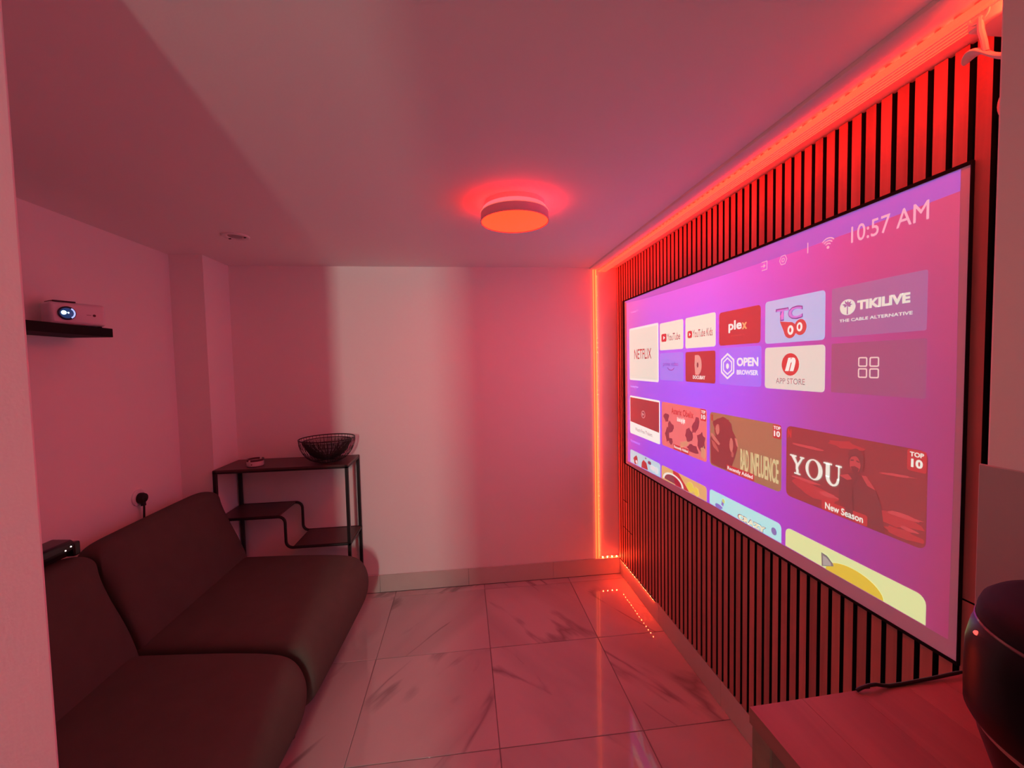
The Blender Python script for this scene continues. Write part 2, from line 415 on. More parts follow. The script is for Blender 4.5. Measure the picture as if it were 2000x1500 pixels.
def text(parent, body, y0, y1, z0, z1, m, layer, bold=0.0, shear=0.0, name='lettering', keep=False, slant=0.0):
    """lettering fitted into the rectangle y0 (left) .. y1 (right), z0 .. z1"""
    cu_ = bpy.data.curves.new('t', 'FONT'); cu_.body = body; cu_.size = 1; cu_.resolution_u = 3
    cu_.offset = bold; cu_.shear = shear; cu_.fill_mode = 'FRONT'
    to = bpy.data.objects.new('t', cu_); COL.objects.link(to)
    dg = bpy.context.evaluated_depsgraph_get(); me = bpy.data.meshes.new_from_object(to.evaluated_get(dg))
    bpy.data.objects.remove(to)
    xs = [v.co.x for v in me.vertices]; ys = [v.co.y for v in me.vertices]
    ax, bx, ay, by = min(xs), max(xs), min(ys), max(ys)
    su = (y0-y1)/(bx-ax); sv = (z1-z0)/(by-ay)
    x = XF-.0004*layer; off = parent_origin(parent)
    for v in me.vertices:
        u = (v.co.x-ax)*su; t = (v.co.y-ay)*sv
        v.co = Vector((x, KY(y0-u), KZ(z0+t+slant*u)))-off
    me.name = name; me.materials.clear(); me.materials.append(m)
    me.update()
    ob = bpy.data.objects.new(name, me); COL.objects.link(ob); ob.parent = parent
    for p in me.polygons:
        if p.normal.x > 0: p.flip()
    return ob

img = flat(scr, 'projected_image', [[(2.572, .862), (2.566, 1.35), (2.572, 1.872), (2.3, 1.858), (2.0, 1.846), (1.6, 1.836), (1.2, 1.831), (.97, 1.833), (.775, 1.840), (.772, 1.4), (.774, .880), (1.1, .884), (1.6, .886), (2.1, .876)]], img_mat(), 1, 'purple and pink projected menu background')
flat(scr, 'projected_spill', [[(2.595, 1.8845), (2.572, 1.872), (2.3, 1.858), (2.0, 1.846), (1.6, 1.836), (1.2, 1.831), (.97, 1.833), (.775, 1.840), (.775, 1.8845)]], mat('projected violet spill', CLOTH, .8, spec=.1, emit=(.02, .055, .46), es=1), 1, 'violet spill light above the projected menu')
cream, white, red = (236, 222, 205), (250, 232, 225), (200, 45, 50)
W_ = pm(white); PK = pm((245, 165, 185))
text(img, '10:57 AM', 1.021, .833, 1.803, 1.846, PK, 2)
flat(img, 'icon', [[(1.1645, 1.845), (1.1615, 1.845), (1.1615, 1.814), (1.1645, 1.814)]], PK, 2)
flat(img, 'wifi_icon', [ell(1.0925, 1.812, .0045, .004, 10)]+arcband(1.0925, 1.812, .0095, .0125, .75, PI-.75)+arcband(1.0925, 1.812, .0170, .0200, .75, PI-.75)+arcband(1.0925, 1.812, .0245, .0275, .75, PI-.75), PK, 2)
hx = lambda r, c=(1.2605, 1.818), k=1.0: [(c[0]-r*k*math.cos(a), c[1]+r*math.sin(a)) for a in [PI/6+PI/3*i for i in range(6)]]
hxf = lambda r, c, k=1.0: [(c[0]-r*k*math.cos(a), c[1]+r*math.sin(a)) for a in [PI/3*i for i in range(6)]]
flat(img, 'settings_icon', ringp(hxf(.017, (1.2605, 1.818)), hxf(.0145, (1.2605, 1.818)))+ringp(ell(1.2605, 1.818, .007, .007, 12), ell(1.2605, 1.818, .0045, .0045, 12)), PK, 2)
flat(img, 'input_icon', [[(1.358, 1.834), (1.332, 1.834), (1.332, 1.8315), (1.358, 1.8315)], [(1.3345, 1.8315), (1.332, 1.8315), (1.332, 1.805), (1.3345, 1.805)], [(1.358, 1.8065), (1.332, 1.8065), (1.332, 1.804), (1.358, 1.804)], [(1.362, 1.8205), (1.345, 1.8205), (1.345, 1.818), (1.362, 1.818)], [(1.349, 1.826), (1.3405, 1.8193), (1.349, 1.8125)]], PK, 2)
text(img, 'Streaming & TV', 2.50, 2.39, 1.795, 1.809, pm((240, 140, 200)), 2)
text(img, 'Trending Now', 2.52, 2.40, 1.338, 1.356, pm((225, 160, 225)), 2)
text(img, 'Recommended', 2.52, 2.38, 1.000, 1.018, pm((205, 130, 235)), 2)
# first rows of tiles
def tile(y0, y1, z0, z1, c, label=None, r=.011, name='app_tile'):
    return flat(scr, name, [rrect(y0, y1, z0, z1, r)], pm(c), 2, label)
RD = pm((205, 40, 45)); DK = pm((150, 60, 60))
t = tile(2.527, 2.135, 1.388, 1.705, (245, 225, 222), 'tall cream menu tile at the far left')
flat(t, 'tile_face', [rrect(2.520, 2.142, 1.398, 1.694, .008)], pm((226, 214, 200)), 3)
text(t, 'NETFLIX', 2.452, 2.218, 1.516, 1.574, pm((185, 30, 40)), 4, .01)
t = tile(2.119, 1.881, 1.557, 1.697, cream, 'cream menu tile with red play badge')
flat(t, 'icon', [rrect(2.100, 2.044, 1.600, 1.641, .009)], RD, 3)
flat(t, 'icon', [[(2.078, 1.630), (2.060, 1.6205), (2.078, 1.611)]], W_, 4)
text(t, 'YouTube', 2.038, 1.908, 1.603, 1.638, pm((165, 60, 70)), 3, .01)
t = tile(1.861, 1.625, 1.557, 1.697, cream, 'cream menu tile with red play badge')
flat(t, 'icon', [rrect(1.842, 1.802, 1.603, 1.636, .010)], RD, 3)
flat(t, 'icon', [[(1.828, 1.628), (1.815, 1.6195), (1.828, 1.611)]], W_, 4)
text(t, 'YouTube Kids', 1.797, 1.645, 1.603, 1.637, pm((165, 60, 70)), 3, .01)
t = tile(2.119, 1.881, 1.402, 1.541, (160, 125, 235), 'pale violet menu tile')
text(t, 'prime video', 2.082, 1.928, 1.468, 1.497, pm((130, 45, 140)), 3, .008)
flat(t, 'icon', arcband(2.000, 1.478, .036, .042, -PI+.45, -.45, 12, .62), pm((140, 50, 130)), 3)
t = tile(1.861, 1.625, 1.402, 1.540, (178, 38, 48), 'dark red menu tile with pale crescent')
flat(t, 'icon', [ell(1.757, 1.480, .030, .044, 18, -PI/2, PI/2)+[(1.780, 1.524), (1.783, 1.48), (1.777, 1.437)]], pm((225, 150, 140)), 3)
flat(t, 'icon', [ell(1.757, 1.480, .008, .012, 12)], pm((150, 70, 75)), 4)
text(t, 'DOCUBAY', 1.797, 1.700, 1.417, 1.433, W_, 3, .02)
t = tile(1.601, 1.361, 1.557, 1.690, (190, 42, 50), 'dark red menu tile', .014)
text(t, 'ple', 1.540, 1.462, 1.604, 1.650, W_, 3, .025)
text(t, 'x', 1.461, 1.432, 1.612, 1.637, pm((245, 165, 110)), 3, .025)
text(t, 'PERSONALIZED TV', 1.525, 1.445, 1.589, 1.595, pm((215, 80, 80)), 3)
t = tile(1.599, 1.358, 1.402, 1.547, (165, 110, 240), 'violet menu tile with white hexagon')
c0 = (1.546, 1.475)
flat(t, 'icon', ringp(hx(.052, c0, .92), hx(.044, c0, .92))+ringp(hx(.035, c0, .92), hx(.029, c0, .92))+[hx(.012, c0, .8)], W_, 3)
text(t, 'OPEN', 1.489, 1.372, 1.475, 1.507, W_, 3, .03)
text(t, 'BROWSER', 1.489, 1.372, 1.443, 1.461, W_, 3, .02)
t = tile(1.339, 1.099, 1.552, 1.694, (185, 180, 222), 'pale blue menu tile with purple and red emblem')
MP = pm((205, 120, 205)); EM = pm((215, 70, 70))
text(t, 'TC', 1.290, 1.178, 1.622, 1.664, pm((120, 60, 130)), 3, .05, name='lettering')
text(t, 'TC', 1.286, 1.182, 1.626, 1.660, MP, 4, .02, name='lettering')
flat(t, 'emblem', [ell(1.228, 1.590, .026, .026, 16), ell(1.187, 1.596, .024, .025, 16), [(1.272, 1.622), (1.245, 1.570), (1.215, 1.585), (1.225, 1.615)]], EM, 3)
flat(t, 'emblem', [ell(1.226, 1.590, .012, .015, 14), ell(1.190, 1.597, .011, .014, 14)], W_, 4)
flat(t, 'emblem', [ell(1.226, 1.590, .005, .008, 10), ell(1.190, 1.597, .005, .008, 10)], EM, 5)
t = tile(1.339, 1.097, 1.400, 1.538, (228, 205, 195), 'cream menu tile with a round red badge')
flat(t, 'emblem', [ell(1.226, 1.481, .036, .036, 24)], pm((215, 60, 50)), 3)
text(t, 'n', 1.247, 1.204, 1.460, 1.503, W_, 4, .06, .35)
text(t, 'APP STORE', 1.287, 1.167, 1.418, 1.437, pm((175, 110, 115)), 3, .01)
t = tile(1.077, .832, 1.557, 1.692, (176, 98, 145), 'translucent mauve menu tile with white palm emblem', .004)
TW = pm((235, 215, 200)); MV = pm((176, 98, 145))
flat(t, 'emblem', [ell(1.028, 1.635, .023, .021, 20)], TW, 3)
pl = [[(1.030, 1.616), (1.0255, 1.616), (1.0265, 1.640), (1.029, 1.640)]]
for a, ln in ((.1, .016), (.7, .017), (1.4, .014), (2.1, .016), (2.9, .017), (-.4, .012), (3.5, .012)):
    d = Vector((-math.cos(a), math.sin(a))); q_ = Vector((-d.y, d.x))*.003
    c_ = Vector((1.028, 1.640)); pl.append([tuple(c_), tuple(c_+d*ln*.5+q_), tuple(c_+d*ln), tuple(c_+d*ln*.5-q_)])
flat(t, 'emblem', pl, MV, 4)
text(t, 'TIKILIVE', 1.000, .868, 1.624, 1.648, TW, 3, .045)
text(t, 'THE CABLE ALTERNATIVE', 1.052, .862, 1.596, 1.604, TW, 3, .012)
t = tile(1.076, .830, 1.402, 1.539, (172, 78, 115), 'translucent mauve menu tile with four squares', .004)
gl = []
for cy, cz in ((.982, 1.487), (.951, 1.487), (.982, 1.458), (.951, 1.458)):
    gl += ringp(rrect(cy+.0125, cy-.0125, cz-.0125, cz+.0125, .004, 3), rrect(cy+.0095, cy-.0095, cz-.0095, cz+.0095, .002, 3))
flat(t, 'icon', gl, pm((248, 195, 185)), 3)
# film cards
BL = (176, 40, 48)
t = tile(2.527, 2.122, 1.054, 1.290, white, 'film card with white caption band', name='film_card')
flat(t, 'picture', [[(2.520, 1.128), (2.520, 1.280), (2.130, 1.280), (2.130, 1.116)]], pm((172, 38, 45)), 3)
flat(t, 'icon', ringp(ell(2.33, 1.192, .026, .022), ell(2.33, 1.192, .021, .018))+[[(2.342, 1.201), (2.318, 1.192), (2.342, 1.183)]], pm((225, 150, 150)), 4)
text(t, 'Watch Free Trailers', 2.445, 2.215, 1.080, 1.101, pm((150, 90, 100)), 3, .01)
t = tile(2.100, 1.687, 1.058, 1.288, (238, 112, 112), 'salmon pink film card with dark shapes', .014, 'film_card')
dk = pm((140, 50, 70))
text(t, 'Asterix', 1.995, 1.895, 1.235, 1.268, RD, 4, .03)
text(t, 'Obelix', 1.885, 1.790, 1.235, 1.268, RD, 4, .03)
text(t, '& the big fight', 1.940, 1.865, 1.198, 1.226, W_, 4, .01)
def blob(cy, cz, ry, rz, seed, n=14, j=.25, rot=0):
    rnd = random.Random(seed); out = []
    for k in range(n):
        a = 2*PI*k/n; s = 1+rnd.uniform(-j, j); dy, dz = ry*s*math.cos(a), rz*s*math.sin(a)
        out.append((cy-(dy*math.cos(rot)-dz*math.sin(rot)), cz+dy*math.sin(rot)+dz*math.cos(rot)))
    return out
flat(t, 'picture', [blob(2.05, 1.21, .030, .022, 1), blob(2.005, 1.165, .028, .030, 2), blob(2.04, 1.125, .022, .036, 3), blob(2.00, 1.095, .02, .02, 4),
                    blob(1.775, 1.205, .022, .040, 5, rot=-.5), blob(1.83, 1.155, .030, .034, 6, rot=-.7), blob(1.80, 1.095, .05, .022, 7), blob(1.73, 1.14, .030, .045, 8)], dk, 3)
flat(t, 'picture', [blob(1.87, 1.105, .04, .012, 15, rot=.4), blob(1.715, 1.095, .018, .028, 9), blob(1.90, 1.105, .010, .006, 16)], pm((215, 140, 110)), 4)
flat(t, 'badge', [[(1.975, 1.059), (1.975, 1.086), (1.830, 1.086), (1.830, 1.059)]], RD, 4)
text(t, 'Recently Added', 1.968, 1.838, 1.064, 1.081, W_, 5, .01)
flat(t, 'badge', [[(1.733, 1.288), (1.692, 1.288), (1.692, 1.236), (1.733, 1.236)]], RD, 4)
text(t, 'TOP', 1.728, 1.697, 1.268, 1.282, W_, 5, .02); text(t, '10', 1.728, 1.697, 1.243, 1.263, W_, 5, .03)
t = tile(1.665, 1.259, 1.056, 1.282, (178, 108, 82), 'olive brown film card of a hugging couple', .018, 'film_card')
flat(t, 'picture', [blob(1.575, 1.215, .062, .055, 11, 20, .12), [(1.660, 1.172), (1.640, 1.190), (1.600, 1.178), (1.560, 1.150), (1.525, 1.135), (1.515, 1.062), (1.600, 1.060), (1.655, 1.064)],
                    [(1.560, 1.240), (1.520, 1.232), (1.492, 1.200), (1.482, 1.165), (1.498, 1.120), (1.520, 1.075), (1.56, 1.07), (1.60, 1.16)]], pm((150, 42, 46)), 3)
flat(t, 'picture', [[(1.660, 1.192), (1.642, 1.192), (1.592, 1.158), (1.600, 1.150), (1.640, 1.168)], blob(1.610, 1.215, .014, .022, 12, 10, .1), blob(1.520, 1.165, .012, .028, 13, 10, .1), [(1.500, 1.198), (1.486, 1.195), (1.478, 1.165), (1.488, 1.168)]], pm((212, 110, 100)), 4)
flat(t, 'picture', [blob(1.615, 1.235, .028, .020, 61, 12, .3), blob(1.555, 1.245, .030, .018, 62, 12, .3), [(1.540, 1.165), (1.515, 1.150), (1.520, 1.075), (1.545, 1.072), (1.552, 1.12)]], pm((120, 34, 38)), 3.5)
flat(t, 'picture', [[(1.655, 1.165), (1.630, 1.158), (1.600, 1.128), (1.603, 1.120), (1.640, 1.138)], blob(1.512, 1.13, .008, .012, 63, 8, .1), blob(1.604, 1.232, .006, .005, 64, 8, .1)], pm((196, 90, 84)), 4)
text(t, 'BAD', 1.465, 1.420, 1.083, 1.163, pm((225, 190, 140)), 4, .01)
text(t, 'INFLUENCE', 1.408, 1.272, 1.081, 1.162, pm((225, 190, 140)), 4, .01)
flat(t, 'icon', [[(1.655, 1.272), (1.640, 1.272), (1.640, 1.245), (1.655, 1.245)]], pm((190, 70, 60)), 3)
flat(t, 'badge', [rrect(1.548, 1.388, 1.057, 1.084, .004)], RD, 5)
text(t, 'Recently Added', 1.542, 1.396, 1.061, 1.079, W_, 6, .012)
flat(t, 'badge', [rrect(1.298, 1.261, 1.234, 1.280, .004)], RD, 4)
text(t, 'TOP', 1.295, 1.264, 1.264, 1.275, W_, 5, .02); text(t, '10', 1.293, 1.266, 1.240, 1.259, W_, 5, .03)
t = tile(1.239, .822, 1.056, 1.284, (168, 46, 50), 'dark red film card of a seated man in a suit', .018, 'film_card')
flat(t, 'picture', [blob(1.13, 1.10, .085, .020, 21, 16, .2, -.1), blob(1.03, 1.26, .05, .010, 22), blob(.90, 1.10, .06, .016, 23, 14, .3), blob(.875, 1.075, .045, .010, 24)], pm((200, 58, 62)), 3)
flat(t, 'picture', [blob(.995, 1.222, .0225, .034, 25, 18, .04), [(1.045, 1.172), (1.010, 1.187), (.978, 1.188), (.940, 1.160), (.925, 1.120), (.915, 1.058), (1.02, 1.058), (1.045, 1.10)]], pm((150, 48, 52)), 4)
flat(t, 'picture', [blob(.998, 1.214, .016, .022, 26, 14, .05), [(1.045, 1.172), (1.018, 1.182), (1.004, 1.172), (1.02, 1.165)], [(.978, 1.188), (.966, 1.190), (.940, 1.160), (.962, 1.165)]], pm((205, 68, 72)), 5)
flat(t, 'picture', [[(1.020, 1.236), (1.012, 1.250), (.996, 1.257), (.980, 1.252), (.971, 1.236), (.973, 1.218), (.979, 1.232), (.996, 1.238), (1.012, 1.233)]], pm((135, 44, 50)), 6)
flat(t, 'picture', [[(1.010, 1.224), (1.001, 1.226), (1.001, 1.222), (1.010, 1.220)], [(.994, 1.226), (.985, 1.224), (.985, 1.220), (.994, 1.222)], [(1.010, 1.205), (.998, 1.209), (.986, 1.205), (.990, 1.192), (1.004, 1.192)]], pm((150, 50, 56)), 6)
flat(t, 'picture', [[(1.016, 1.186), (1.000, 1.164), (.986, 1.186), (.996, 1.190)], [(1.035, 1.150), (1.028, 1.100), (1.020, 1.060), (1.000, 1.060), (1.004, 1.150)]], pm((128, 42, 46)), 6)
flat(t, 'picture', [blob(1.15, 1.230, .06, .004, 51), blob(.89, 1.212, .04, .003, 52, rot=.1), blob(1.16, 1.125, .05, .004, 53), blob(1.08, 1.105, .03, .006, 54), blob(.87, 1.118, .04, .005, 55), blob(.86, 1.09, .02, .004, 56)], pm((212, 72, 76)), 3.2)
YW = pm((245, 228, 215))
# title letters with serifs
def serifY(cy):
    return [[(cy+.026, 1.192), (cy+.012, 1.192), (cy-.002, 1.166), (cy-.002, 1.150), (cy+.006, 1.150), (cy+.006, 1.167)], [(cy-.016, 1.192), (cy-.022, 1.192), (cy-.001, 1.158), (cy+.002, 1.166)],
            [(cy+.030, 1.194), (cy+.004, 1.194), (cy+.004, 1.190), (cy+.030, 1.190)], [(cy-.010, 1.194), (cy-.026, 1.194), (cy-.026, 1.190), (cy-.010, 1.190)],
            [(cy+.004, 1.152), (cy-.004, 1.152), (cy-.004, 1.138), (cy+.004, 1.138)], [(cy+.012, 1.140), (cy-.012, 1.140), (cy-.012, 1.136), (cy+.012, 1.136)]]
flat(t, 'lettering', serifY(1.192), YW, 6)
flat(t, 'lettering', ringp(ell(1.130, 1.166, .030, .031, 28), [(p[0]+.002, p[1]) for p in ell(1.130, 1.166, .019, .028, 28)]), YW, 6)
flat(t, 'lettering', [[(1.088, 1.196), (1.076, 1.196), (1.076, 1.158), (1.088, 1.158)], [(1.048, 1.196), (1.044, 1.196), (1.044, 1.158), (1.048, 1.158)], [(1.096, 1.198), (1.068, 1.198), (1.068, 1.194), (1.096, 1.194)], [(1.056, 1.198), (1.037, 1.198), (1.037, 1.194), (1.056, 1.194)]]
     + ringp(ell(1.066, 1.160, .022, .025, 14, PI, 2*PI), [(p[0]-.002, p[1]) for p in ell(1.066, 1.160, .013, .020, 14, PI, 2*PI)])[:-1], YW, 6)
flat(t, 'badge', [rrect(1.100, .960, 1.057, 1.087, .006)], RD, 6)
text(t, 'New Season', 1.088, .972, 1.063, 1.082, YW, 7, .015)
flat(t, 'badge', [rrect(.866, .824, 1.232, 1.282, .005)], RD, 4)
text(t, 'TOP', .860, .830, 1.266, 1.277, YW, 5, .02); text(t, '10', .857, .832, 1.241, 1.261, YW, 5, .035)
text(t, 'N', 1.232, 1.218, 1.247, 1.274, pm((225, 60, 50)), 5, .03)
# cut-off last row
def cutcard(y0, y1, c, zb0, zb1, label, r=.016):
    a = rrect(y0, y1, .85, .950, r); a = [p for p in a if p[1] > .9]
    return flat(scr, 'game_card', [a+[(y1, zb1), (y0, zb0)]], pm(c), 2, label)
t = cutcard(2.527, 2.120, (190, 205, 215), .868, .877, 'pale card at the bottom left, cut off by the picture edge')
flat(t, 'picture', [blob(2.44, .900, .035, .028, 31), [(2.36, .873), (2.355, .905), (2.33, .925), (2.29, .915), (2.27, .878)]], pm((190, 55, 55)), 3)
flat(t, 'picture', [blob(2.43, .890, .016, .010, 32, 10, .1), blob(2.21, .905, .03, .014, 33), blob(2.165, .900, .02, .018, 34)], pm((235, 215, 215)), 4)
flat(t, 'picture', [blob(2.25, .925, .02, .010, 35), blob(2.30, .94, .01, .004, 36)], pm((110, 60, 90)), 4)
t = cutcard(2.106, 1.687, (230, 165, 110), .876, .886, 'orange card in the bottom row with red block', .016)
flat(t, 'picture', [[(1.985, .950), (1.93, .950), (1.85, .90), (1.83, .885), (1.96, .880)]], pm((205, 45, 50)), 3)
flat(t, 'emblem', ringp(ell(1.985, .885, .105, .046, 18, 0, PI), ell(1.985, .885, .088, .038, 18, 0, PI))[:-1], pm((240, 225, 215)), 4)
flat(t, 'emblem', [ell(1.985, .885, .088, .038, 18, 0, PI)], pm((130, 65, 75)), 3)
flat(t, 'picture', [blob(1.82, .910, .035, .020, 37), blob(1.77, .905, .02, .02, 38)], pm((235, 195, 80)), 4)
t = cutcard(1.666, 1.258, (190, 222, 222), .887, .887, 'pale aqua card in the bottom row')
text(t, 'CRAZY', 1.475, 1.330, .8895, .9100, pm((245, 225, 190)), 5, .05, slant=.0)
text(t, 'CRAZY', 1.480, 1.325, .8880, .9120, pm((150, 60, 90)), 4, .09)
flat(t, 'emblem', [ell(1.290, .914, .013, .013, 14)], pm((140, 110, 170)), 3)
flat(t, 'picture', [blob(1.600, .895, .03, .010, 39), blob(1.575, .915, .008, .012, 40)], pm((150, 110, 190)), 3)
flat(t, 'picture', [blob(1.568, .928, .010, .008, 41)], pm((215, 200, 120)), 4)
t = cutcard(1.239, .819, (232, 218, 155), .887, .883, 'pale yellow card in the bottom row with a yellow dome', .02)
flat(t, 'picture', [ell(1.000, .8845, .085, .042, 20, 0, PI)], pm((232, 180, 60)), 3)
flat(t, 'picture', [[(1.098, .887), (1.100, .928), (1.080, .926), (1.060, .912), (1.058, .905)]], pm((150, 110, 110)), 4)
flat(t, 'picture', [[(1.093, .892), (1.094, .920), (1.082, .919), (1.068, .909), (1.066, .903)]], pm((190, 155, 150)), 5)

# ------------------------------------------------------------ ceiling lamp
LC = (.222, 1.715)
lp = thing('ceiling_lamp', 'round flush ceiling lamp glowing orange with a grey metal band', 'lamp', (LC[0], LC[1], ZC))
MB().lathe([(.122, 0), (.122, -.018), (.118, -.020), (.0, -.020)], (*LC, ZC), 48).build('base', mat('lamp base white', (.8, .75, .75), .5), lp, smooth=True)
MB().lathe([(.1275, -.0210), (.1300, -.0240), (.1300, -.0380), (.1275, -.0410)], (*LC, ZC), 56).build('upper_glow_ring', mat('glowing acrylic ring', (.25, .06, .06), .4, emit=(28, .16, .20), es=1), lp, smooth=True)
def tubering(r0, r1, z0, z1, n=64):
    return MB().lathe([(r0, z0), (r1, z0), (r1, z1), (r0, z1), (r0, z0)], (*LC, ZC), n)
def openlathe(prof, n=64):
    b = MB(); 
    vs = []; fs = []; m = len(prof)
    for r, z in prof:
        for k in range(n): a = 2*PI*k/n; vs.append((LC[0]+r*math.cos(a), LC[1]+r*math.sin(a), ZC+z))
    for i in range(m):
        j = (i+1) % m
        for k in range(n): k2 = (k+1) % n; fs.append((i*n+k, i*n+k2, j*n+k2, j*n+k))
    return b.add(vs, fs)
openlathe([(.128, -.041), (.137, -.041), (.137, -.072), (.128, -.072)]).build('metal_band', mat('brushed grey metal', (.62, .50, .62), .42, metal=.35, bump=(300, .2)), lp, smooth=True)
openlathe([(.126, -.038), (.1385, -.038), (.1385, -.0412), (.126, -.0412)]).build('trim_ring', mat('trim pink', (.8, .5, .5), .4, emit=(.9, .12, .09)), lp, smooth=True)
openlathe([(.1350, -.0718), (.1385, -.0718), (.1385, -.0750), (.1350, -.0750)]).build('trim_ring', mat('trim unlit', (.7, .4, .4), .4), lp, smooth=True)
MB().lathe([(.0, -.050), (.1275, -.050), (.1275, -.0715), (.1345, -.0722), (.1325, -.0735), (.0, -.0738)], (*LC, ZC), 64).build('diffuser', mat('glowing diffuser', (.30, .12, .10), .5, emit=LAMP_E), lp, smooth=True)

# ------------------------------------------------------------ recessed spot
dn = thing('recessed_spotlight', 'small round unlit spotlight in the ceiling near the corner', 'spotlight', (-1.08, 2.20, ZC))
MB().lathe([(.0, -.001), (.036, -.001), (.040, -.006), (.056, -.0065), (.060, -.003), (.061, 0)], (-1.08, 2.20, ZC), 32).build('rim', mat('spot rim white', (.72, .70, .70), .4), dn, smooth=True)
MB().lathe([(.0, -.004), (.030, -.004), (.033, -.001)], (-1.08, 2.20, ZC), 24).build('lens', mat('spot lens', (.35, .3, .3), .2), dn, smooth=True)
for a in (.0, 2.6):
    MB().box(-1.08+.043*math.cos(a)-.005, -1.08+.043*math.cos(a)+.005, 2.2+.043*math.sin(a)-.003, 2.2+.043*math.sin(a)+.003, ZC-.010, ZC-.005).build('clip', mat('dark clip', (.05, .03, .03), .5), dn)

# ------------------------------------------------------------ wall shelf and projector
MB_ = MB().box(XL+.001, -1.45, .75, 1.939, 1.648, 1.684)
tag(MB_.build('wall_shelf', mat('black shelf', (.006, .004, .005), .7, spec=.2), bevel=.002), 'black floating shelf on the left wall under the projector', 'shelf')
PA, TH = Vector((-1.533, 1.766, 1.684)), math.radians(30)
pr = thing('projector', 'small white box projector on the black wall shelf with lit lens', 'projector', tuple(PA))
PW = mat('white projector plastic', (.74, .70, .72), .4)
PE, PN = Vector((math.sin(TH), math.cos(TH), 0)), Vector((math.cos(TH), -math.sin(TH), 0))
def pj_(b):
    '''local: x = outwards through the lens, y = along the front from its near corner, z = up from the shelf'''
    b.v = [tuple(PA+PN*v[0]+PE*v[1]+Vector((0, 0, v[2]))) for v in b.v]; return b
def disc_x(b, x, cy, cz, prof, n=28):
    '''lathe about the X axis'''
    t = MB().lathe(prof, (0, 0, 0), n)
    b.add([(x+v[2], cy+v[0], cz+v[1]) for v in t.v], t.f); return b
pj_(MB().box(-.076, 0, 0, .167, .0045, .092)).build('body', PW, pr, bevel=.013, seg=4)
for dx, dy in ((-.06, .016), (-.06, .15), (-.016, .016), (-.016, .15)):
    pj_(MB().lathe([(.007, 0.0003), (.007, .006)], (dx, dy, 0), 12)).build('foot', mat('rubber', (.02, .02, .02), .8), pr)
pj_(MB().box(-.070, -.004, .012, .078, .0905, .0965)).build('top_cover', mat('black top cover', (.02, .01, .015), .4), pr, bevel=.002)
LT, LZ = .048, .049
pj_(disc_x(MB(), -.001, LT, LZ, [(.026, 0), (.026, .005), (.023, .006), (.021, .003), (.0, .002)])).build('lens_ring', mat('lens ring', (.02, .02, .05), .3), pr, smooth=True)
pj_(disc_x(MB(), .0015, LT, LZ, [(.0195, 0), (.0195, .002), (.013, .006), (0, .008)])).build('lens', mat('lens glass', (.01, .015, .05), .05, emit=(.02, .05, .16), es=.8), pr, smooth=True)
pj_(disc_x(MB(), .0070, LT-.010, LZ+.001, [(.0080, 0), (.006, .003), (0, .004)])).build('lens_light', mat('lens light', (.6, .8, 1), .2, emit=(.9, 1.5, 1.9), es=2.0), pr, smooth=True)
pj_(disc_x(MB(), .0090, LT+.0015, LZ+.001, [(.0030, 0), (.002, .001), (0, .0015)], 12)).build('lens_light', mat('lens light', (.6, .8, 1), .2), pr, smooth=True)
b = MB()
for k in range(9):
    a0, a1 = -1.0+.22*k, -1.0+.22*(k+1)
    P_ = lambda r_, a: (.0056, LT+r_*math.cos(a), LZ+r_*math.sin(a))
    o = len(b.v); b.v += [P_(.0185, a0), P_(.0235, a0), P_(.0235, a1), P_(.0185, a1)]; b.f.append((o, o+1, o+2, o+3))
pj_(b).build('lens_reflection', mat('lens reflection glow', (.5, .6, .9), .2, emit=(.35, .55, 1.0), es=1), pr)  # emissive crescent painted as a reflection on the lens rim
pj_(MB().box(-.0005, .0005, .106, .120, .0465, .0480)).build('printed_mark', mat('dark print', (.05, .01, .01), .5), pr)
pj_(disc_x(MB(), -.0003, .129, .0465, [(.0050, 0), (.0050, .001)], 14)).build('printed_mark', mat('dark print', (.05, .01, .01), .5), pr)
# socket and plug
so = thing('wall_socket', 'round white wall socket above the sofa back', 'socket', (XL, 2.238, .884))
disc_x(MB(), XL, 2.238, .884, [(.040, 0), (.040, .006), (.034, .009), (.0, .009)]).build('plate', mat('socket plastic', (.76, .73, .73), .4), so, smooth=True)
pg = thing('power_plug', 'black plug with hanging cord in the round wall socket', 'plug', (XL+.009, 2.243, .880))
bk = mat('black rubber', (.010, .006, .007), .5)
disc_x(MB(), XL+.0095, 2.240, .880, [(.026, 0), (.026, .012), (.021, .024), (.0, .028)], 20).build('plug_body', bk, pg, smooth=True)
MB().tube([(XL+.022, 2.240, .878), (XL+.024, 2.240, .842)], .011, 10).build('cord_relief', bk, pg, smooth=True)
MB().tube([(XL+.024, 2.240, .872), (XL+.026, 2.241, .84), (XL+.022, 2.243, .79), (XL+.018, 2.243, .70), (XL+.018, 2.27, .45), (XL+.016, 2.25, .10)], .0045, 8).build('cord', bk, pg, smooth=True)

